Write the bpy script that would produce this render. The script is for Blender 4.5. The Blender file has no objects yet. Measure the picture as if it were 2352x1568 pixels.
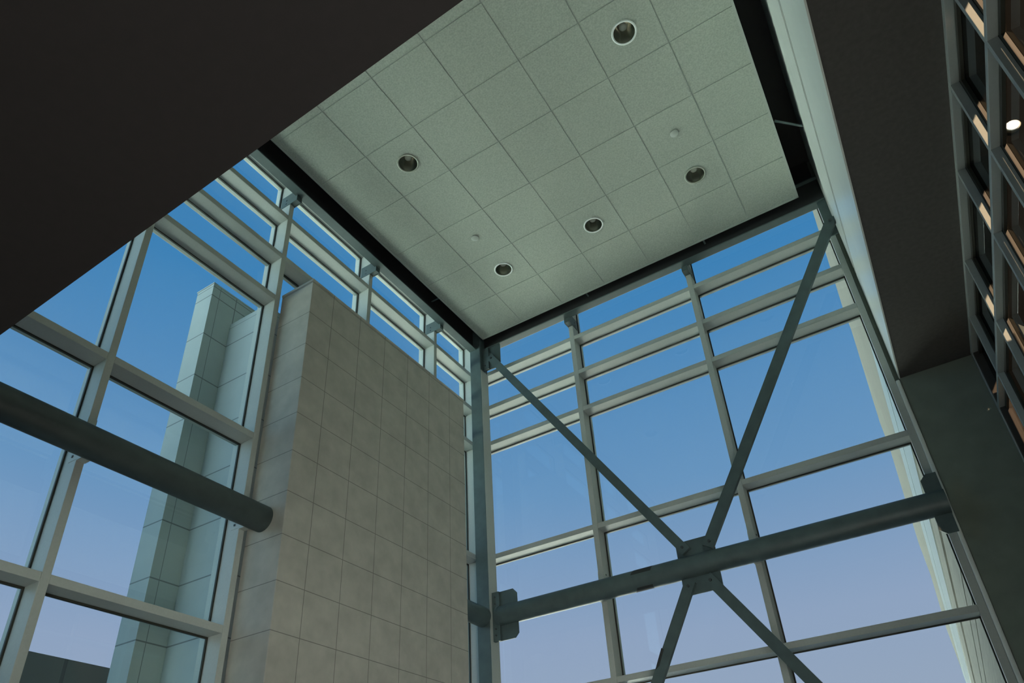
import bpy, bmesh, math
from mathutils import Vector, Matrix

S = bpy.context.scene
COL = S.collection
T = 0.61                      # ceiling tile pitch
ZC = 8.075                    # tile ceiling height

# ------------------------------------------------------------------ camera
F, PX, PY = 1690.07, 1183.03, 1008.95
R = ((0.8490547422464847, 0.5255228073430414, -0.05414631687422605),
     (-0.31805407775634575, 0.4266263022573964, -0.8466590824202744),
     (-0.4218384149070777, 0.7360813658723262, 0.5293737569281414))
cam_d = bpy.data.cameras.new('camera')
cam_d.sensor_width = 36.0
cam_d.lens = 36.0 * F / 2352.0
cam_d.shift_x = (1176.0 - PX) / 2352.0
cam_d.shift_y = (PY - 784.0) / 2352.0
cam_d.clip_start = 0.05
cam_d.clip_end = 500
cam = bpy.data.objects.new('camera', cam_d)
COL.objects.link(cam)
m = Matrix((R[0], [-v for v in R[1]], [-v for v in R[2]])).transposed().to_4x4()
m.translation = (4.142, -6.529, 1.6)
cam.matrix_world = m
S.camera = cam

# ------------------------------------------------------------------ light
S.view_settings.view_transform = 'Standard'
S.view_settings.look = 'None'
S.view_settings.exposure = 0.0
S.view_settings.gamma = 1.0
S.view_settings.use_curve_mapping = False

SUN_DIR = Vector((-0.50, 0.80, -0.70))
sun_d = bpy.data.lights.new('sun', 'SUN')
sun_d.energy = 90.0
sun_d.color = (1.0, 0.95, 0.88)
sun_d.angle = math.radians(0.6)
sun = bpy.data.objects.new('sun', sun_d)
COL.objects.link(sun)
sun.rotation_euler = SUN_DIR.to_track_quat('-Z', 'Y').to_euler()

W = bpy.data.worlds.new('sky')
S.world = W
W.use_nodes = True
nt = W.node_tree
nt.nodes.clear()
out = nt.nodes.new('ShaderNodeOutputWorld')
bg = nt.nodes.new('ShaderNodeBackground')
tc = nt.nodes.new('ShaderNodeTexCoord')
sep = nt.nodes.new('ShaderNodeSeparateXYZ')
nt.links.new(tc.outputs['Generated'], sep.inputs[0])
ramp = nt.nodes.new('ShaderNodeValToRGB')
cr = ramp.color_ramp
cr.elements[0].position = 0.0
cr.elements[0].color = (0.42, 0.45, 0.56, 1)
cr.elements[1].position = 1.0
cr.elements[1].color = (0.05, 0.20, 0.46, 1)
for p, c in ((0.28, (0.33, 0.405, 0.62)), (0.46, (0.165, 0.325, 0.60)), (0.68, (0.058, 0.243, 0.55))):
    e = cr.elements.new(p)
    e.color = (*c, 1)
nt.links.new(sep.outputs['Z'], ramp.inputs[0])
# the sky is paler and brighter on the sun's side, behind the camera
glow = nt.nodes.new('ShaderNodeMapRange')
glow.inputs['From Min'].default_value = -0.1
glow.inputs['From Max'].default_value = -1.0
glow.interpolation_type = 'SMOOTHSTEP'
glow.inputs['To Min'].default_value = 0.0
glow.inputs['To Max'].default_value = 1.0
dotg = nt.nodes.new('ShaderNodeVectorMath')
dotg.operation = 'DOT_PRODUCT'
dotg.inputs[1].default_value = (0.5, 0.86, 0.0)
nt.links.new(tc.outputs['Generated'], dotg.inputs[0])
nt.links.new(dotg.outputs['Value'], glow.inputs['Value'])
low = nt.nodes.new('ShaderNodeMapRange')
low.interpolation_type = 'SMOOTHSTEP'
low.inputs['From Min'].default_value = 0.65
low.inputs['From Max'].default_value = 0.0
nt.links.new(sep.outputs['Z'], low.inputs['Value'])
gm = nt.nodes.new('ShaderNodeMath')
gm.operation = 'MULTIPLY'
nt.links.new(glow.outputs[0], gm.inputs[0])
nt.links.new(low.outputs[0], gm.inputs[1])
mixw = nt.nodes.new('ShaderNodeMixRGB')
mixw.inputs['Color2'].default_value = (1.15, 2.05, 2.9, 1)
nt.links.new(gm.outputs[0], mixw.inputs['Fac'])
nt.links.new(ramp.outputs[0], mixw.inputs['Color1'])
nt.links.new(mixw.outputs[0], bg.inputs['Color'])
bg.inputs['Strength'].default_value = 1.0
nt.links.new(bg.outputs[0], out.inputs['Surface'])

# ------------------------------------------------------------------ materials
MATS = {}


def mat(name, col, rough=0.6, metal=0.0, noise=0.0, scale=20.0, stretch=None, bump=0.0, emit=None, spec=None):
    mt = bpy.data.materials.new(name)
    mt.use_nodes = True
    n = mt.node_tree
    b = n.nodes['Principled BSDF']
    b.inputs['Roughness'].default_value = rough
    b.inputs['Metallic'].default_value = metal
    b.inputs['Base Color'].default_value = (*col, 1)
    if spec is not None:
        b.inputs['Specular IOR Level'].default_value = spec
    t = n.nodes.new('ShaderNodeTexCoord')
    mp = n.nodes.new('ShaderNodeMapping')
    n.links.new(t.outputs['Object'], mp.inputs[0])
    if stretch:
        mp.inputs['Scale'].default_value = stretch
    nz = n.nodes.new('ShaderNodeTexNoise')
    nz.inputs['Scale'].default_value = scale
    nz.inputs['Detail'].default_value = 4
    n.links.new(mp.outputs[0], nz.inputs['Vector'])
    mr = n.nodes.new('ShaderNodeMapRange')
    mr.inputs['From Min'].default_value = 0.3
    mr.inputs['From Max'].default_value = 0.7
    mr.inputs['To Min'].default_value = 1.0 - noise
    mr.inputs['To Max'].default_value = 1.0 + noise
    n.links.new(nz.outputs['Fac'], mr.inputs['Value'])
    mul = n.nodes.new('ShaderNodeVectorMath')
    mul.operation = 'SCALE'
    mul.inputs[0].default_value = col
    n.links.new(mr.outputs[0], mul.inputs['Scale'])
    n.links.new(mul.outputs[0], b.inputs['Base Color'])
    if bump:
        bp = n.nodes.new('ShaderNodeBump')
        bp.inputs['Strength'].default_value = bump
        bp.inputs['Distance'].default_value = 0.004
        n.links.new(nz.outputs['Fac'], bp.inputs['Height'])
        n.links.new(bp.outputs[0], b.inputs['Normal'])
    if emit:
        b.inputs['Emission Color'].default_value = (*emit[0], 1)
        b.inputs['Emission Strength'].default_value = emit[1]
    MATS[name] = mt
    return mt


def joints(mt, specs, dark=0.45):
    """Thin joint lines in a cladding: specs = (axis, first position, pitch, width)."""
    n = mt.node_tree
    b = n.nodes['Principled BSDF']
    src = b.inputs['Base Color'].links[0].from_socket
    t = n.nodes.new('ShaderNodeTexCoord')
    sp = n.nodes.new('ShaderNodeSeparateXYZ')
    n.links.new(t.outputs['Object'], sp.inputs[0])
    prev = None
    for ax, p0, pitch, w in specs:
        a = n.nodes.new('ShaderNodeMath'); a.operation = 'SUBTRACT'
        n.links.new(sp.outputs['XYZ'.index(ax)], a.inputs[0]); a.inputs[1].default_value = p0
        d = n.nodes.new('ShaderNodeMath'); d.operation = 'PINGPONG'
        n.links.new(a.outputs[0], d.inputs[0]); d.inputs[1].default_value = pitch / 2
        l = n.nodes.new('ShaderNodeMath'); l.operation = 'LESS_THAN'
        n.links.new(d.outputs[0], l.inputs[0]); l.inputs[1].default_value = w / 2
        if prev:
            mx = n.nodes.new('ShaderNodeMath'); mx.operation = 'MAXIMUM'
            n.links.new(prev, mx.inputs[0]); n.links.new(l.outputs[0], mx.inputs[1])
            prev = mx.outputs[0]
        else:
            prev = l.outputs[0]
    mx = n.nodes.new('ShaderNodeMixRGB')
    mx.blend_type = 'MULTIPLY'
    mx.inputs['Color2'].default_value = (dark, dark, dark, 1)
    n.links.new(prev, mx.inputs['Fac'])
    n.links.new(src, mx.inputs['Color1'])
    n.links.new(mx.outputs[0], b.inputs['Base Color'])
    return mt


def glass(name, tint, refl=1.0):
    mt = bpy.data.materials.new(name)
    mt.use_nodes = True
    n = mt.node_tree
    n.nodes.clear()
    o = n.nodes.new('ShaderNodeOutputMaterial')
    tr = n.nodes.new('ShaderNodeBsdfTransparent')
    tr.inputs['Color'].default_value = (*tint, 1)
    gl = n.nodes.new('ShaderNodeBsdfGlossy')
    gl.inputs['Roughness'].default_value = 0.0
    gl.inputs['Color'].default_value = (0.9 * refl, 0.95 * refl, 0.95 * refl, 1)
    # Schlick reflectance that does not depend on which side of the pane is seen
    ge = n.nodes.new('ShaderNodeNewGeometry')
    dt = n.nodes.new('ShaderNodeVectorMath')
    dt.operation = 'DOT_PRODUCT'
    n.links.new(ge.outputs['Normal'], dt.inputs[0])
    n.links.new(ge.outputs['Incoming'], dt.inputs[1])
    ab = n.nodes.new('ShaderNodeMath')
    ab.operation = 'ABSOLUTE'
    n.links.new(dt.outputs['Value'], ab.inputs[0])
    om = n.nodes.new('ShaderNodeMath')
    om.operation = 'SUBTRACT'
    om.inputs[0].default_value = 1.0
    n.links.new(ab.outputs[0], om.inputs[1])
    pw = n.nodes.new('ShaderNodeMath')
    pw.operation = 'POWER'
    pw.inputs[1].default_value = 5.0
    n.links.new(om.outputs[0], pw.inputs[0])
    fr = n.nodes.new('ShaderNodeMath')
    fr.operation = 'MULTIPLY_ADD'
    fr.inputs[1].default_value = 0.93
    fr.inputs[2].default_value = 0.035
    n.links.new(pw.outputs[0], fr.inputs[0])
    mx = n.nodes.new('ShaderNodeMixShader')
    n.links.new(fr.outputs[0], mx.inputs['Fac'])
    n.links.new(tr.outputs[0], mx.inputs[1])
    n.links.new(gl.outputs[0], mx.inputs[2])
    n.links.new(mx.outputs[0], o.inputs['Surface'])
    MATS[name] = mt
    return mt


mat('tile', (0.45, 0.49, 0.425), 0.95, noise=0.15, scale=70, bump=0.15)
mat('tile_trim', (0.45, 0.49, 0.44), 0.6)
mat('mullion', (0.44, 0.47, 0.44), 0.42, noise=0.03, scale=60)
mat('frame_gloss', (0.38, 0.43, 0.42), 0.16, noise=0.02, scale=60, spec=0.8)
mat('gasket', (0.03, 0.03, 0.02), 0.6)
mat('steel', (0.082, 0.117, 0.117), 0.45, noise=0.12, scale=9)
mat('beam_paint', (0.085, 0.115, 0.112), 0.5, noise=0.08, scale=9)
mat('beam_web_shade', (0.02, 0.02, 0.021), 0.8)  # near-black colour carries the shade of the recessed beam web
mat('scuff', (0.03, 0.032, 0.03), 0.7)
mat('bolt', (0.05, 0.06, 0.06), 0.4)
mat('stone', (0.43, 0.415, 0.365), 0.8, noise=0.10, scale=7)
joints(MATS['stone'], (('Z', 6.271, 0.3708, 0.006), ('Y', -2.392, 0.3778, 0.006)))
mat('panel', (0.39, 0.44, 0.44), 0.7, noise=0.04, scale=4)
joints(MATS['panel'], (('Z', 6.405, 0.4995, 0.012), ('Z', 7.02, 40, 0.01), ('Z', 6.63, 80, 0.006)))
mat('tower_panel', (0.39, 0.44, 0.44), 0.7, noise=0.04, scale=4)
joints(MATS['tower_panel'], (('Z', 6.405, 0.4995, 0.012), ('Z', 7.02, 40, 0.01), ('Y', -3.228, 20, 0.006), ('Y', -3.03, 20, 0.01)))
mat('fascia', (0.80, 0.84, 0.79), 0.32, noise=0.02, scale=5, spec=0.6)
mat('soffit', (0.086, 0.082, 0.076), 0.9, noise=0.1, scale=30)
mat('balcony_soffit_shade', (0.011, 0.008, 0.008), 0.9, noise=0.1, scale=30)  # the slab's deeper shade is put into this colour
mat('dark_wall', (0.19, 0.225, 0.19), 0.8, noise=0.08, scale=6)
mat('plenum', (0.05, 0.05, 0.05), 0.9)
mat('floor', (0.09, 0.088, 0.08), 0.5, noise=0.08, scale=3)
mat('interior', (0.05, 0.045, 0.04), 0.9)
mat('ground', (0.41, 0.49, 0.49), 0.9, noise=0.1, scale=0.6)
mat('bounce_paving', (0.70, 0.74, 0.70), 0.9, noise=0.05, scale=1)
mat('bounce_roofing', (0.60, 0.72, 0.72), 0.9, noise=0.05, scale=1)
mat('low_wall', (0.16, 0.155, 0.13), 0.8, noise=0.06, scale=2)
joints(MATS['low_wall'], (('Y', -1.2, 1.3, 0.05), ('Z', 4.0, 1.2, 0.03)), 0.6)
mat('siding', (0.086, 0.084, 0.068), 0.85, noise=0.34, scale=6, stretch=(1, 0.15, 6))
mat('siding_dark', (0.05, 0.048, 0.036), 0.85, noise=0.1, scale=6, stretch=(1, 0.15, 6))
mat('metal_band', (0.16, 0.18, 0.165), 0.35, noise=0.03, scale=2)
mat('ring_white', (0.90, 0.94, 0.90), 0.5)
mat('ring_grey', (0.36, 0.38, 0.31), 0.35)
mat('reflector', (0.55, 0.56, 0.48), 0.22, metal=0.9)
mat('bulb', (0.50, 0.54, 0.48), 0.3)
mat('lamp_on', (0.9, 0.9, 0.85), 0.4, emit=((0.50, 0.72, 1.0), 20.0))
mat('sun_block_fin', (0.003, 0.003, 0.003), 0.9, spec=0.05)
mat('steel_shaded', (0.050, 0.068, 0.066), 0.5, noise=0.12, scale=9)  # steel again, with the backlit left tube's shade in the colour
glass('glass', (0.83, 0.92, 0.87))
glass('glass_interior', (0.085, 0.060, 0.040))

# ------------------------------------------------------------------ mesh helpers


class MB:
    def __init__(s):
        s.v, s.f, s.smooth = [], [], []

    def add(s, vs, fs, smooth=False):
        o = len(s.v)
        s.v += [tuple(p) for p in vs]
        s.f += [tuple(i + o for i in f) for f in fs]
        s.smooth += [smooth] * len(fs)
        return s

    def box(s, x0, x1, y0, y1, z0, z1):
        vs = [(x, y, z) for z in (z0, z1) for y in (y0, y1) for x in (x0, x1)]
        return s.add(vs, [(0, 2, 3, 1), (4, 5, 7, 6), (0, 1, 5, 4), (2, 6, 7, 3), (0, 4, 6, 2), (1, 3, 7, 5)])

    def hexa(s, b, t):
        """b, t: four bottom and four top corners, same order, counter-clockwise from above."""
        return s.add(list(b) + list(t), [(3, 2, 1, 0), (4, 5, 6, 7), (0, 1, 5, 4), (1, 2, 6, 5), (2, 3, 7, 6), (3, 0, 4, 7)])

    def prism(s, poly, axis, a, b):
        """poly: 2-D outline; extruded along axis from a to b."""
        def P(u, v, w):
            return {'x': (w, u, v), 'y': (u, w, v), 'z': (u, v, w)}[axis]
        n = len(poly)
        vs = [P(u, v, a) for u, v in poly] + [P(u, v, b) for u, v in poly]
        fs = [tuple(range(n)), tuple(range(2 * n - 1, n - 1, -1))]
        fs += [((i + 1) % n, i, n + i, n + (i + 1) % n) for i in range(n)]
        return s.add(vs, fs)

    def tube(s, p, q, r, n=40, cap=True):
        p, q = Vector(p), Vector(q)
        d = (q - p).normalized()
        u = d.orthogonal().normalized()
        w = d.cross(u)
        ring = [(u * math.cos(2 * math.pi * i / n) + w * math.sin(2 * math.pi * i / n)) * r for i in range(n)]
        vs = [p + k for k in ring] + [q + k for k in ring]
        s.add(vs, [(i, (i + 1) % n, n + (i + 1) % n, n + i) for i in range(n)], True)
        if cap:
            s.add(vs, [tuple(range(n - 1, -1, -1)), tuple(range(n, 2 * n))])
        return s

    def lathe(s, c, prof, n=40, smooth=True):
        """prof: (radius, z) pairs about the vertical axis through c."""
        vs = []
        for r, z in prof:
            for i in range(n):
                a = 2 * math.pi * i / n
                vs.append((c[0] + r * math.cos(a), c[1] + r * math.sin(a), c[2] + z))
        fs = []
        for k in range(len(prof) - 1):
            for i in range(n):
                j = (i + 1) % n
                fs.append((k * n + i, k * n + j, (k + 1) * n + j, (k + 1) * n + i))
        return s.add(vs, fs, smooth)

    def disc(s, c, r, z, n=40):
        return s.add([(c[0] + r * math.cos(2 * math.pi * i / n), c[1] + r * math.sin(2 * math.pi * i / n), c[2] + z) for i in range(n)],
                     [tuple(range(n))])

    def build(s, name, material, parent=None, bevel=0.0, kind=None):
        me = bpy.data.meshes.new(name)
        me.from_pydata(s.v, [], s.f)
        for p, k in zip(me.polygons, s.smooth):
            p.use_smooth = k
        bm = bmesh.new()
        bm.from_mesh(me)
        bmesh.ops.recalc_face_normals(bm, faces=bm.faces)
        bm.to_mesh(me)
        bm.free()
        o = bpy.data.objects.new(name, me)
        COL.objects.link(o)
        me.materials.append(MATS[material])
        if parent is not None:
            o.parent = parent
            o.matrix_parent_inverse = Matrix.Translation(parent.location + (parent.parent.location if parent.parent else Vector())).inverted() \
                if parent.type == 'EMPTY' else Matrix()
        if bevel:
            bv = o.modifiers.new('edge', 'BEVEL')
            bv.width = bevel
            bv.segments = 2
            bv.limit_method = 'ANGLE'
        if kind:
            o['kind'] = kind
        return o


def tag(o, label, cat=None, group=None, kind=None):
    o['label'] = label
    if cat:
        o['category'] = cat
    if group:
        o['group'] = group
    if kind:
        o['kind'] = kind
    return o


def root(name, loc, label, cat=None, group=None, kind=None):
    o = bpy.data.objects.new(name, None)
    o.empty_display_size = 0.1
    COL.objects.link(o)
    o.location = loc
    return tag(o, label, cat, group, kind)


# ------------------------------------------------------------------ setting: tile ceiling
XE0, YE1, YE0 = -0.02, 0.03, -8.6


def xr(y):                      # right edge of the tile field
    return 4.222 + 0.016 * (-y)


lights_at = {(5, 4): 'white', (1, 4): 'grey', (5, 1): 'grey', (3, 1): 'white', (1, 1): 'white'}
tiles = MB()
G = 0.0055
RH = 0.098


def tile(x0, x1, y0, y1, x1b=None):
    x1b = x1 if x1b is None else x1b
    tiles.hexa([(x0, y0, ZC), (x1, y0, ZC), (x1b, y1, ZC), (x0, y1, ZC)],
               [(x0, y0, ZC + .02), (x1, y0, ZC + .02), (x1b, y1, ZC + .02), (x0, y1, ZC + .02)])


def holed(x0, x1, y0, y1, cx, cy, r, n=40):
    vs, fs = [], []
    for i in range(n):
        a = 2 * math.pi * i / n
        c, s_ = math.cos(a), math.sin(a)
        k = 1 / max(abs(c), abs(s_))
        ex = cx + c * k * ((x1 - cx) if c > 0 else (cx - x0))
        ey = cy + s_ * k * ((y1 - cy) if s_ > 0 else (cy - y0))
        for z in (ZC, ZC + .02):
            vs.append((cx + r * c, cy + r * s_, z))
            vs.append((ex, ey, z))
    for i in range(n):
        a, b = 4 * i, 4 * ((i + 1) % n)
        fs += [(a, a + 1, b + 1, b), (a + 2, b + 2, b + 3, a + 3), (a, b, b + 2, a + 2), (a + 1, a + 3, b + 3, b + 1)]
    tiles.add(vs, fs)


for i in range(7):
    for j in range(15):
        x0 = XE0 if i == 0 else i * T + G
        y1 = YE1 if j == 0 else -j * T - G
        y0 = max(-(j + 1) * T + G, YE0)
        if i < 6:
            x1 = (i + 1) * T - G
            if (i, j) in lights_at:
                holed(x0, x1, y0, y1, (i + .5) * T, -(j + .5) * T, RH)
            else:
                tile(x0, x1, y0, y1)
        else:
            tile(x0, xr(y0), y0, y1, xr(y1))
ceiling = tiles.build('ceiling', 'tile', kind='structure')
tag(ceiling, 'white acoustic tile ceiling panel hung high over the glazed corner')
bars = MB()
for i in range(1, 7):
    bars.box(i * T - .014, i * T + .014, YE0, YE1, ZC + .0045, ZC + .008)
for j in range(1, 15):
    bars.box(XE0, xr(-j * T), -j * T - .014, -j * T + .014, ZC + .0046, ZC + .0081)
bars.build('grid_bar', 'tile_trim', ceiling)
tr = MB()
tr.box(XE0 - .004, XE0 + .02, YE0, YE1, ZC - .006, ZC + .06)
tr.box(XE0 - .004, xr(YE1) + .004, YE1 - .02, YE1 + .004, ZC - .006, ZC + .06)
tr.hexa([(xr(YE0) - .02, YE0, ZC - .006), (xr(YE0) + .004, YE0, ZC - .006), (xr(YE1) + .004, YE1, ZC - .006), (xr(YE1) - .02, YE1, ZC - .006)],
        [(xr(YE0) - .02, YE0, ZC + .06), (xr(YE0) + .004, YE0, ZC + .06), (xr(YE1) + .004, YE1, ZC + .06), (xr(YE1) - .02, YE1, ZC + .06)])
tr.build('edge_trim', 'tile_trim', ceiling)

NEAR = -9.0


def fx(y):                      # white fascia face
    return 4.474 + 0.016 * (0.30 - y)


def wx(y):                      # gridded interior window face
    return 5.089 + 0.0235 * (0.30 - y)


# roof above, floor, ground, shell behind the camera
MB().box(-0.60, 4.60, -9.0, 0.56, 8.85, 9.15).build('roof_slab', 'plenum', kind='structure')
MB().box(-0.60, 9.0, -9.2, 0.50, -0.2, 0.0).build('floor', 'floor', kind='structure')
MB().box(-120, 120, -120, 120, -0.6, -0.25).build('ground', 'ground', kind='structure')
MB().box(-40.0, 4.70, .62, 70.0, -.249, -.235).build('bounce_paving', 'bounce_paving', kind='structure')  # added pale surface, unseen, bounces light in through the right glazing
MB().hexa([(wx(NEAR), NEAR, 3.3), (wx(NEAR) + .3, NEAR, 3.3), (wx(-5.73) + .3, -5.73, 3.3), (wx(-5.73), -5.73, 3.3)],
          [(wx(NEAR), NEAR, 5.59), (wx(NEAR) + .3, NEAR, 5.59), (wx(-5.73) + .3, -5.73, 5.59), (wx(-5.73), -5.73, 5.59)]).build('sun_block_wall', 'dark_wall', kind='structure')  # unseen, added to block sun entering above balcony level
MB().box(-0.60, 5.35, -9.2, -9.0, 0.0, 9.15).build('wall_near', 'dark_wall', kind='structure')
MB().box(-0.55, -0.30, -9.0, -5.76, 0.0, 8.85).build('wall_left', 'dark_wall', kind='structure')

# ------------------------------------------------------------------ setting: right side bulkhead


ZS = 5.60
fa = MB()
for z0, z1 in ((ZS - .002, 6.940), (6.985, 7.015), (7.060, 8.85)):
    fa.hexa([(fx(NEAR), NEAR, z0), (fx(NEAR) + .0115, NEAR, z0), (fx(.30) + .0115, .30, z0), (fx(.30), .30, z0)],
            [(fx(NEAR), NEAR, z1), (fx(NEAR) + .0115, NEAR, z1), (fx(.30) + .0115, .30, z1), (fx(.30), .30, z1)])
fas = fa.build('fascia', 'fascia', kind='structure')
gv = MB()
gv.hexa([(fx(NEAR) + .006, NEAR, 6.93), (fx(NEAR) + .028, NEAR, 6.93), (fx(.30) + .028, .30, 6.93), (fx(.30) + .006, .30, 6.93)],
        [(fx(NEAR) + .006, NEAR, 7.07), (fx(NEAR) + .028, NEAR, 7.07), (fx(.30) + .028, .30, 7.07), (fx(.30) + .006, .30, 7.07)])
gv.build('groove', 'gasket', fas)
tag(fas, 'glossy off-white metal fascia strip with one groove beside the tile ceiling')
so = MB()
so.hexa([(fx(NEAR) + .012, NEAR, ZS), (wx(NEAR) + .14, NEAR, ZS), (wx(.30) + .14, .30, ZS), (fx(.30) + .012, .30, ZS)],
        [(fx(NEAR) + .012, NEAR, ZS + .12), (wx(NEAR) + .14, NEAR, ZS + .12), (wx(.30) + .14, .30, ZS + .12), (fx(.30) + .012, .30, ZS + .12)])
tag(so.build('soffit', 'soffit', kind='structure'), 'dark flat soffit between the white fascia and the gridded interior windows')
MB().box(4.478, 9.0, .302, .50, 0.0, 12.0).box(4.440, 4.477, .335, .50, 0.0, 8.84).build('wall_right', 'dark_wall', kind='structure')
post = MB().box(4.437, 4.476, .285, .325, 0.0, ZS - .014)
tag(post.build('trim_1', 'fascia', bevel=.012, kind='structure'), 'pale corner trim between the right glazing and the dark end wall')
# block over the right side
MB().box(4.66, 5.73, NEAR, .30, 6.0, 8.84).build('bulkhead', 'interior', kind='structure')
MB().box(8.6, 8.9, NEAR, .30, 0.0, 7.0).build('wall_far_room', 'interior', kind='structure')
MB().box(5.10, 8.6, .20, .30, 0.0, 8.8).build('wall_end_room', 'interior', kind='structure')

MB().box(-0.60, 5.2, -40.0, -9.2, 0.0, 14.0).build('shading_block', 'plenum', kind='structure')  # unseen mass, added tall to shade the tower from the bright sky

# balcony slab close over the camera
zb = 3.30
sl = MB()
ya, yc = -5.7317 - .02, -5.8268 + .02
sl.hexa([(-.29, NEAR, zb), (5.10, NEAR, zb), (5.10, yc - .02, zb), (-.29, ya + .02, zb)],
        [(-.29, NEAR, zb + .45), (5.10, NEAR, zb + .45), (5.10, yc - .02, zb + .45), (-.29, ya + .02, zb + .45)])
tag(sl.build('balcony_slab', 'balcony_soffit_shade', kind='structure'), 'dark underside of the balcony slab close above the camera')

# ------------------------------------------------------------------ curtain walls
TZ = [(0.0, 0.08), (3.34, 3.40), (5.00, 5.06), (6.562, 6.622), (7.118, 7.178), (7.672, 7.732), (8.25, 8.33)]
DEP = .15


class Wall:
    """axis 'x': wall along x, inside face at y=face, outside +y. axis 'y': wall along y, inside face x=face, outside -x."""
    def __init__(s, axis, face):
        s.axis, s.face = axis, face

    def box(s, mb, a0, a1, d0, d1, z0, z1):
        if s.axis == 'x':
            return mb.box(a0, a1, s.face + d0, s.face + d1, z0, z1)
        return mb.box(s.face - d1, s.face - d0, a0, a1, z0, z1)


def curtain(win, w, muls, width, skip=(), clips=()):
    for k, e in enumerate(muls):
        mb = MB()
        w.box(mb, e, e + width, 0, DEP, 0.0, 8.5)
        w.box(mb, e + .003, e + width - .003, DEP + .0005, DEP + .034, 0.0, 8.5)
        w.box(mb, e + .004, e + width - .004, DEP + .035, DEP + .10, 0.0, 8.84)
        mu = mb.build('mullion', 'mullion', win, bevel=.003)
        if k in clips:
            c = MB()
            z0, z1 = 4.175, 4.505
            w.box(c, e + .001, e + width - .001, -.058, -.0005, 4.165, 4.315)
            w.box(c, e - .003, e - .0003, -.001, .09, z0, z1)
            w.box(c, e - .003, e - .0003, -.058, -.001, 4.165, 4.315)
            w.box(c, e + width + .0003, e + width + .003, -.001, .09, z0, z1)
            w.box(c, e + width + .0003, e + width + .003, -.058, -.001, 4.165, 4.315)
            c.build('clip_plate', 'mullion', mu)
            for zz in (4.21, 4.47):
                for a0, a1 in ((e - .009, e - .003), (e + width + .003, e + width + .009)):
                    w.box(MB(), a0, a1, .045, .06, zz - .008, zz + .008).build('bolt', 'bolt', mu)
            c = MB()
            z0, z1 = 7.90, 8.06
            w.box(c, e - .006, e - .001, -.10, .13, z0, z1)
            w.box(c, e + width + .001, e + width + .006, -.10, .13, z0, z1)
            w.box(c, e - .001, e + width + .001, -.10, -.002, z0 + .004, z1)
            c.build('head_bracket', 'beam_paint', mu)
            for zz in (7.935, 7.985):
                for a0, a1 in ((e - .010, e - .006), (e + width + .006, e + width + .010)):
                    w.box(MB(), a0, a1, .05, .064, zz - .007, zz + .007).build('bolt', 'bolt', mu)
    for k in range(len(muls) - 1):
        a0, a1 = muls[k] + width, muls[k + 1]
        for t, (z0, z1) in enumerate(TZ):
            if (k, t, 't') in skip:
                continue
            mb = MB()
            w.box(mb, a0, a1, 0.002, DEP, z0, z1)
            w.box(mb, a0, a1, DEP + .0005, DEP + .034, z0 + .003, z1 - .003)
            w.box(mb, a0, a1, DEP + .035, DEP + .07, z0 + .004, z1 - .004)
            mb.build('transom', 'mullion', win, bevel=.003)
            if t + 1 < len(TZ):
                if (k, t, 'p') in skip:
                    continue
                pz0, pz1 = z1, TZ[t + 1][0]
                if (k, t, 'stone') in skip:
                    pz0 = 6.70
                p = MB()
                gp = DEP + .02
                if w.axis == 'x':
                    q = [(a0, w.face + gp, pz0), (a1, w.face + gp, pz0), (a1, w.face + gp, pz1), (a0, w.face + gp, pz1)]
                    off = (0, .008, 0)
                else:
                    q = [(w.face - gp, a0, pz0), (w.face - gp, a1, pz0), (w.face - gp, a1, pz1), (w.face - gp, a0, pz1)]
                    off = (-.008, 0, 0)
                p.add(q, [(0, 1, 2, 3)])
                pane = p.build('pane', 'glass', win)
                g = MB()
                gw = .012
                d0, d1 = DEP + .001, DEP + .017
                w.box(g, a0, a1, d0, d1, pz1 - gw, pz1)
                w.box(g, a0, a1, d0, d1, pz0, pz0 + gw)
                w.box(g, a0, a0 + gw, d0, d1, pz0 + gw, pz1 - gw)
                w.box(g, a1 - gw, a1, d0, d1, pz0 + gw, pz1 - gw)
                g.build('gasket', 'gasket', pane)
    # opaque upstand over the head, behind the roof beam
    up = MB()
    w.box(up, muls[0], muls[-1] + width, .02, DEP + .03, 8.335, 8.85)
    up.build('head_panel', 'plenum', win)


win1 = root('window_1', (-.33, -3.0, 0), 'tall grey-framed curtain wall on the left, behind the stone pier', kind='structure')
ML = [-5.755, -4.455, -3.140, -1.900, -0.651, 0.245]
skipL = set()
for k in (2, 3):
    for t in range(0, 4):
        skipL.add((k, t, 't'))
    for t in range(0, 3):
        skipL.add((k, t, 'p'))
    skipL.add((k, 3, 'stone'))
# the stone stands in these bays up to 6.68; the pane above it is added with its own sill
curtain(win1, Wall('y', -.33), ML, .055, skip=skipL, clips=(1, 2, 3, 4))
for k in (2, 3):
    a0, a1 = ML[k] + .055, ML[k + 1]
    p = MB().add([(-.50, a0, 6.70), (-.50, a1, 6.70), (-.50, a1, 7.118), (-.50, a0, 7.118)], [(0, 1, 2, 3)])
    pane = p.build('pane', 'glass', win1)
    g = MB()
    g.box(-.497, -.481, a0, a1, 7.10, 7.118).box(-.497, -.481, a0, a0 + .018, 6.70, 7.10).box(-.497, -.481, a1 - .018, a1, 6.70, 7.10)
    g.build('gasket', 'gasket', pane)

win2 = root('window_2', (2.0, .30, 0), 'tall grey-framed curtain wall on the right, behind the cross bracing', kind='structure')
MR = [-.500, 1.139, 2.757, 4.374]
curtain(win2, Wall('x', .30), MR, .062, clips=(1, 2))

# ------------------------------------------------------------------ gridded interior windows on the right
win3 = root('window_3', (wx(-2), -2.0, 0), 'gridded grey interior window wall under the dark soffit on the right', kind='structure')


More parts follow.
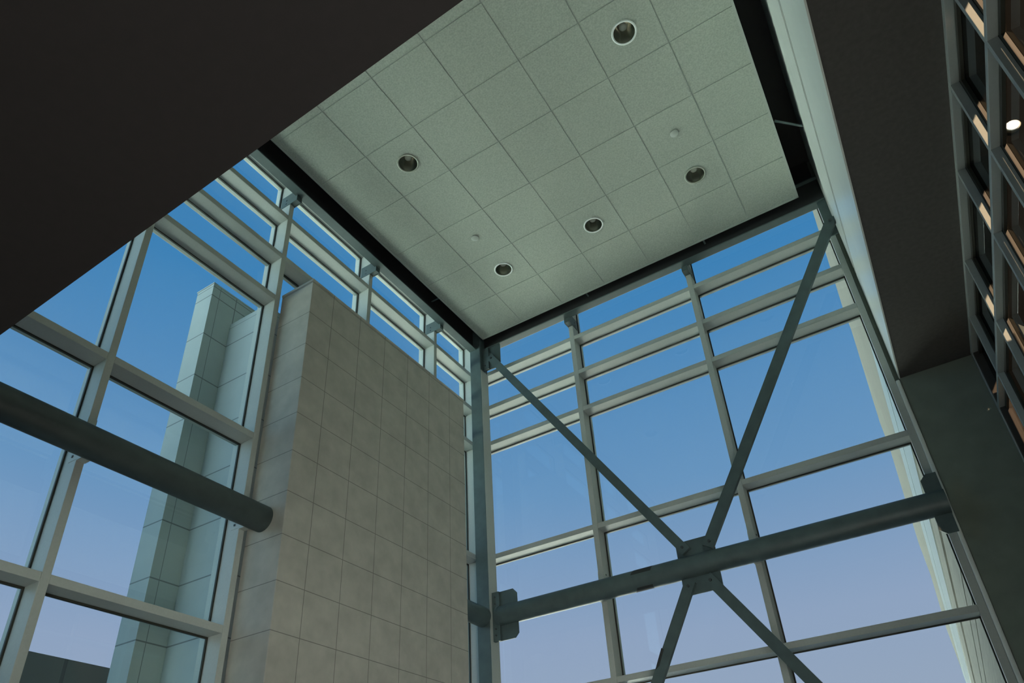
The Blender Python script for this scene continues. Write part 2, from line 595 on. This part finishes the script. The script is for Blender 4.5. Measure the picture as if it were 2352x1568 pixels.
def wbox(mb, y0, y1, d0, d1, z0, z1):
    a = [(wx(y0) + d0, y0), (wx(y0) + d1, y0), (wx(y1) + d1, y1), (wx(y1) + d0, y1)]
    return mb.hexa([(x, y, z0) for x, y in a], [(x, y, z1) for x, y in a])


WY = [-5.70, -4.98, -4.26, -3.545, -2.830, -2.110, -1.135, -0.370, 0.255]
WZ = [(0.0, .08), (2.60, 2.635), (3.78, 3.815), (4.955, 4.99), (5.555, 5.60)]
WD = .048
for y, nxt in zip(WY, WY[1:] + [.90]):
    mb = MB()
    wbox(mb, y - .016, y + .016, 0, WD, 0.0, ZS - .001)
    mu = mb.build('mullion', 'frame_gloss', win3, bevel=.002)
    f = MB()
    wbox(f, y - .0155, y + .0155, WD + .0005, .625 * (nxt - y) + (.035 if y == -1.135 else -.004), 0.0, 5.98 if y == -1.135 else ZS - .01)  # added black blades behind the mullions, sized per bay to stop sun leaks
    f.build('sun_block_fin', 'sun_block_fin', mu)
for k in range(len(WY) - 1):
    y0, y1 = WY[k] + .016, WY[k + 1] - .016
    for t, (z0, z1) in enumerate(WZ):
        mb = MB()
        wbox(mb, y0, y1, 0.0, WD, z0, z1)
        wbox(mb, y0, y1, WD + .0005, WD + .03, z0 + .001, z1 - .001)
        mb.build('transom', 'frame_gloss', win3, bevel=.002)
        if t + 1 < len(WZ):
            a, b = z1, WZ[t + 1][0]
            p = MB()
            d = WD + .022
            p.add([(wx(y0) + d, y0, a), (wx(y1) + d, y1, a), (wx(y1) + d, y1, b), (wx(y0) + d, y0, b)], [(0, 1, 2, 3)])
            pane = p.build('pane', 'glass_interior', win3)
            g = MB()
            for q in ((y0, y1, b - .03, b), (y0, y1, a, a + .03), (y0, y0 + .03, a + .03, b - .03), (y1 - .03, y1, a + .03, b - .03)):
                wbox(g, q[0], q[1], WD + .001, WD + .020, q[2], q[3])
            g.build('gasket', 'gasket', pane)

# ------------------------------------------------------------------ stone pier
st = MB().box(-.345, .065, -3.050, -.592, 0.0, 6.655)
stone = st.build('stone_pier', 'stone', bevel=.004)
tag(stone, 'tan stone-clad pier standing inside the left curtain wall', 'pier')
MB().box(-.347, .069, -3.054, -.588, 6.657, 6.685).build('coping', 'stone', stone, bevel=.003)

# ------------------------------------------------------------------ steel frame
CX0, CX1, CY0, CY1 = -.253, -.087, .050, .217
YT, XT, ZT = .134, -.170, 4.232         # tube axes
colr = root('steel_column', (XT, YT, 0), 'grey square steel column in the corner where the two curtain walls meet', 'column')
MB().box(CX0, CX1, CY0, CY1, 0.0, 8.30).build('shaft', 'steel', colr, bevel=.006)
MB().box(CX1, CX1 + .004, CY0 + .003, CY1, 0.0, 7.605).build('lit_side_plate', 'mullion', colr)  # added pale plate, paints this column side as lit by the glazing
MB().box(CX0 - .06, CX1 + .06, CY0 - .03, CY1 + .06, 0.0, .025).build('base_plate', 'steel', colr)


def plate(poly, y0, y1):
    return MB().prism(poly, 'y', y0, y1)


gz0, gz1 = 3.957, 4.507
g = plate([(CX1, gz0), (.175, gz0), (.223, gz0 + .05), (.223, gz1 - .055), (.175, gz1), (CX1, gz1)], .128, .140)
mg = g.build('gusset_plate', 'steel', colr)
MB().box(CX1 + .0, .006, .100, .128, gz0, gz1).build('splice_angle', 'steel', mg, bevel=.003)
for z in (4.02, 4.09, 4.37, 4.45):
    MB().tube((-.045, .092, z), (-.045, .104, z), .011, 6).build('bolt', 'bolt', mg)
g = plate([(CX1, 7.612), (.10, 7.605), (.180, 7.67), (.180, 7.97), (CX1, 7.97)], .128, .140)
tg = g.build('gusset_plate', 'steel', colr)
MB().box(CX1, .012, .100, .128, 7.615, 7.97).build('splice_angle', 'steel', tg, bevel=.003)
MB().tube((-.045, .092, 7.68), (-.045, .104, 7.68), .011, 6).build('bolt', 'bolt', tg)

ZB = 7.972
bl = root('roof_beam', (-.20, -3.0, ZB), 'dark steel beam along the left edge of the tile ceiling', 'beam', 'roof beams around the tile ceiling')
MB().box(-.253, -.150, -8.9, .05, ZB, ZB + .014).build('bottom_flange', 'beam_paint', bl)
MB().box(-.209, -.200, -8.9, .05, ZB + .014, 8.34).build('web', 'beam_web_shade', bl)
MB().box(-.253, -.150, -8.9, .05, 8.34, 8.354).build('top_flange', 'beam_paint', bl)
br = root('roof_beam', (2.0, .16, ZB), 'dark steel beam along the far edge of the tile ceiling', 'beam', 'roof beams around the tile ceiling')
MB().box(CX1 + .002, 4.462, .112, .217, ZB, ZB + .014).build('bottom_flange', 'beam_paint', br)
MB().box(CX1 + .002, 4.462, .160, .169, ZB + .014, 8.34).build('web', 'beam_web_shade', br)
MB().box(CX1 + .002, 4.462, .112, .217, 8.34, 8.354).build('top_flange', 'beam_paint', br)
g = plate([(4.372, 7.44), (4.462, 7.44), (4.462, ZB), (4.372, ZB), (4.372, 7.60)], .128, .140)
g.build('gusset_plate', 'steel', br)

RT = .1075
t2 = root('tie_tube', (2.2, YT, ZT), 'grey round steel tube crossing the right curtain wall through the bracing plate', 'tube')
MB().tube((.010, YT, ZT), (4.455, YT, ZT), RT, 48).build('pipe', 'steel', t2)
# worn black patches on the tube left of the plate
for a0, a1, xa, xb, tp in ((106, 162, 1.60, 1.835, .03), (238, 296, 1.575, 1.80, .06)):
    sc, n, r = MB(), 10, RT + .0012
    for i in range(n):
        t0, t1 = i / n, (i + 1) / n
        vs = []
        for t_, x_ in ((t0, xa + tp * (1 - t0)), (t0, xb - .02 * t0), (t1, xb - .02 * t1), (t1, xa + tp * (1 - t1))):
            an = math.radians(a0 + (a1 - a0) * t_)
            vs.append((x_, YT + r * math.cos(an), ZT + r * math.sin(an)))
        sc.add(vs, [(0, 1, 2, 3)])
    sc.build('worn_patch', 'scuff', t2)
gp = plate([(2.078, 3.957), (2.462, 3.957), (2.462, 4.505), (2.078, 4.505)], .128, .140)
gp.build('gusset_plate', 'steel', t2)
gp = plate([(4.318, 4.00), (4.364, 3.958), (4.452, 3.958), (4.452, 4.512), (4.366, 4.512), (4.318, 4.464)], .128, .140)
gp.build('gusset_plate', 'steel', t2)
MB().tube((-.02, YT, ZT), (.010, YT, ZT), RT + .004, 48).build('end_plate', 'steel', t2)

t1 = root('tie_tube', (XT, -3.0, ZT), 'shade-darkened round steel tube crossing the left glazing into the stone pier', 'tube')
MB().tube((XT, -8.9, ZT), (XT, -3.0505, ZT), RT, 48).build('pipe', 'steel_shaded', t1)
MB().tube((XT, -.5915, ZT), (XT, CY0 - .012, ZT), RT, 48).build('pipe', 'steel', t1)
MB().tube((XT, CY0 - .03, ZT), (XT, CY0 - .002, ZT), RT - .03, 32).build('end_plate', 'steel', t1)


def brace(p, q, wid, label):
    """steel angle: a flat leg in the plane of the bracing and an outstanding leg on one edge."""
    p, q = Vector((p[0], 0, p[1])), Vector((q[0], 0, q[1]))
    d = (q - p).normalized()
    nrm = Vector((d.z, 0, -d.x))
    if nrm.x < 0:
        nrm = -nrm
    h = wid / 2
    r_ = root('diagonal_brace', (p.x, .09, p.z), label, 'brace', 'steel diagonals of the cross bracing')

    def bar(n0, n1, y0, y1):
        mb = MB()
        c = [p + nrm * n0, q + nrm * n0, q + nrm * n1, p + nrm * n1]
        return mb.add([(v.x, y0, v.z) for v in c] + [(v.x, y1, v.z) for v in c],
                      [(0, 1, 2, 3), (4, 7, 6, 5), (0, 4, 5, 1), (1, 5, 6, 2), (2, 6, 7, 3), (3, 7, 4, 0)])
    bar(-h, h, .084, .096).build('face_leg', 'steel', r_)
    bar(h - .012, h, .096, .126).build('side_leg', 'steel', r_)
    bar(-h, -h + .012, .096, .126).build('side_leg', 'steel', r_)
    bar(-h + .012, h - .012, .114, .126).build('back_leg', 'steel', r_)
    for e, s_ in ((p, 1), (q, -1)):
        c = e + d * s_ * .055
        MB().tube((c.x, .072, c.z), (c.x, .085, c.z), .016, 6).build('bolt', 'bolt', r_)
    return r_


ba = brace((.030, 7.80), (2.185, 4.385), .098, 'thin grey steel diagonal from the corner column top down to the bracing plate')
bb = brace((4.46, 7.66), (2.40, 4.375), .112, 'grey steel diagonal from the upper right corner down to the bracing plate')
bc = brace((2.172, 4.085), (1.20, 2.36), .105, 'lower grey steel diagonal running down left from the bracing plate')
wp = MB().add([(1.812 - .030, .0836, 3.52), (1.812 - .008, .0836, 3.50), (1.735, .0836, 3.36), (1.688, .0836, 3.33)], [(0, 1, 2, 3)])
wp.build('worn_patch', 'scuff', bc)
bd = brace((2.335, 4.09), (3.50, 2.245), .105, 'lower grey steel diagonal running down right from the bracing plate')

# ------------------------------------------------------------------ downlights in the tile ceiling
DL = {(5, 4): 'white-rimmed recessed downlight nearest the camera, alone at the right of the ceiling',
      (1, 4): 'grey-rimmed recessed downlight toward the left edge of the ceiling, near the dark balcony',
      (5, 1): 'recessed downlight with dull rim near the right end of the far ceiling edge',
      (3, 1): 'white-rimmed recessed downlight in the middle of the far row of three',
      (1, 1): 'white-rimmed recessed downlight closest to the corner column'}
for (i, j), kind in lights_at.items():
    c = ((i + .5) * T, -(j + .5) * T, ZC)
    r_ = root('downlight', c, DL[(i, j)], 'ceiling light', 'recessed downlights in the tile ceiling')
    MB().lathe(c, [(.096, -.002), (.097, -.006), (.112, -.006), (.114, -.001), (.114, 0.0)]).build('trim_ring', 'ring_' + kind, r_)
    MB().lathe(c, [(.097, -.002), (.092, .03), (.083, .08), (.070, .13), (.052, .165), (.0, .172)]).build('reflector', 'reflector', r_)
    bulb = MB().lathe((c[0], c[1], c[2]), [(.0, .072), (.020, .073), (.034, .082), (.036, .092), (.028, .125), (.018, .150), (.018, .168)], 28)
    bulb.build('bulb', 'bulb', r_)
for (i, j), lab in (((5, 2), 'flat round sprinkler cover plate at the right of the tile ceiling'), ((1, 2), 'flat round sprinkler cover plate at the left of the tile ceiling')):
    c = ((i + .5) * T, -(j + .5) * T, ZC)
    o = MB().lathe(c, [(.0, -.010), (.040, -.010), (.044, -.008), (.044, -.005), (.038, -.005), (.038, 0.0)]).build('sprinkler_cover', 'tile_trim')
    tag(o, lab, 'sprinkler cover', 'sprinkler covers in the tile ceiling')

# straps between ceiling edge and beams
for q, lab in ((((1.535, 1.555), (.035, .125)), 'short flat strap bridging the dark gap at the far ceiling edge, nearer the column'),
               (((3.097, 3.117), (.035, .125)), 'short flat strap bridging the dark gap at the far ceiling edge, farther from the column')):
    o = MB().box(q[0][0], q[0][1], q[1][0], q[1][1], ZC + .016, ZC + .022).build('ceiling_strap', 'beam_paint')
    tag(o, lab, 'strap', 'ceiling straps')
o = MB().box(-.150, -.024, -.955, -.935, ZC + .016, ZC + .022).build('ceiling_strap', 'beam_paint')
tag(o, 'short flat strap bridging the dark gap at the left ceiling edge', 'strap', 'ceiling straps')
o = MB().hexa([(4.245, -1.06, ZC + .02), (4.262, -1.075, ZC + .02), (4.488, -.85, ZC + .02), (4.478, -.835, ZC + .02)],
              [(4.245, -1.06, ZC + .03), (4.262, -1.075, ZC + .03), (4.488, -.85, ZC + .03), (4.478, -.835, ZC + .03)]).build('ceiling_strap', 'beam_paint')
tag(o, 'slanting pale strap in the dark gap between tile ceiling and white fascia', 'strap', 'ceiling straps')

# lit lamp behind the interior windows
lr = root('round_lamp', (5.304, -2.848, 5.043), 'small lit round lamp glowing behind the gridded interior windows', 'lamp')
MB().tube((5.304, -2.8465, 5.043), (5.304, -2.862, 5.043), .037, 32).build('housing', 'ring_grey', lr)
MB().tube((5.304, -2.8625, 5.043), (5.304, -2.868, 5.043), .032, 32).build('lens', 'lamp_on', lr)

# ------------------------------------------------------------------ outside, left
tw = root('tower', (-1.2, -3.2, -.25), 'pale panel-clad tower outside the left curtain wall', 'building')
MB().box(-1.340, -1.090, -3.315, -1.4, -.25, 7.05).build('shaft', 'tower_panel', tw)
MB().box(-1.346, -1.084, -3.321, -1.4, 7.052, 7.065).build('coping', 'panel', tw)
MB().box(-1.088, -.56, -3.050, -2.80, -.25, 6.69).build('wing_wall', 'panel', tw)
lb = root('low_building', (-10, -5, -.25), 'low dark-walled building behind the foot of the pale tower', 'building')
MB().box(-6.3, -6.0, -16, 9.0, -.25, 4.64).build('parapet_wall', 'low_wall', lb)
MB().box(-40.0, -6.3, -16, 9.0, -.25, 4.35).build('roof', 'bounce_roofing', lb)  # unseen deck, widened and kept pale to bounce sun onto the ceiling

# ------------------------------------------------------------------ outside, right: long facade seen edge-on
fb = root('neighbouring_wing', (6, 10, -.25), 'long banded facade seen edge-on outside the right curtain wall', 'building')


def fbox(y0, y1, off, z0, z1, name, m_):
    def X(y):
        return 4.76 - .02 * (y - .5)
    a = [(X(y0) - off, y0), (X(y0) + 6, y0), (X(y1) + 6, y1), (X(y1) - off, y1)]
    return MB().hexa([(x, y, z0) for x, y in a], [(x, y, z1) for x, y in a]).build(name, m_, fb)


Y0, Y1 = .62, 44.0
fbox(Y0, Y1, .0, -.25, 5.55, 'siding', 'siding')
fbox(Y0, Y1, -.03, 5.55, 5.62, 'groove', 'siding_dark')
fbox(Y0, Y1, .0, 5.62, 6.08, 'siding', 'siding')
fbox(Y0, Y1, -.03, 6.08, 6.16, 'groove', 'siding_dark')
fbox(Y0, Y1, .0, 6.16, 7.30, 'siding', 'siding')
fbox(Y0, Y1, -.04, 7.30, 7.65, 'groove', 'siding_dark')
fbox(Y0, Y1, .0, 7.65, 8.50, 'siding', 'siding')
fbox(Y0, Y1, .03, 8.50, 9.9, 'metal_band', 'metal_band')
fbox(Y0, Y1, -.02, 9.9, 10.1, 'groove', 'siding_dark')
fbox(Y0, Y1, .02, 10.1, 11.1, 'metal_band', 'metal_band')
fbox(Y0, Y1, -.02, 11.1, 11.35, 'groove', 'siding_dark')
fbox(Y0, Y1, .0, 11.35, 13.8, 'siding', 'siding')
fbox(Y0, 33.0, .0, 13.8, 15.5, 'siding', 'siding')
fbox(Y0, 22.0, .0, 15.5, 16.7, 'siding', 'siding')
fbox(Y0, 15.3, .0, 16.7, 17.6, 'siding', 'siding')
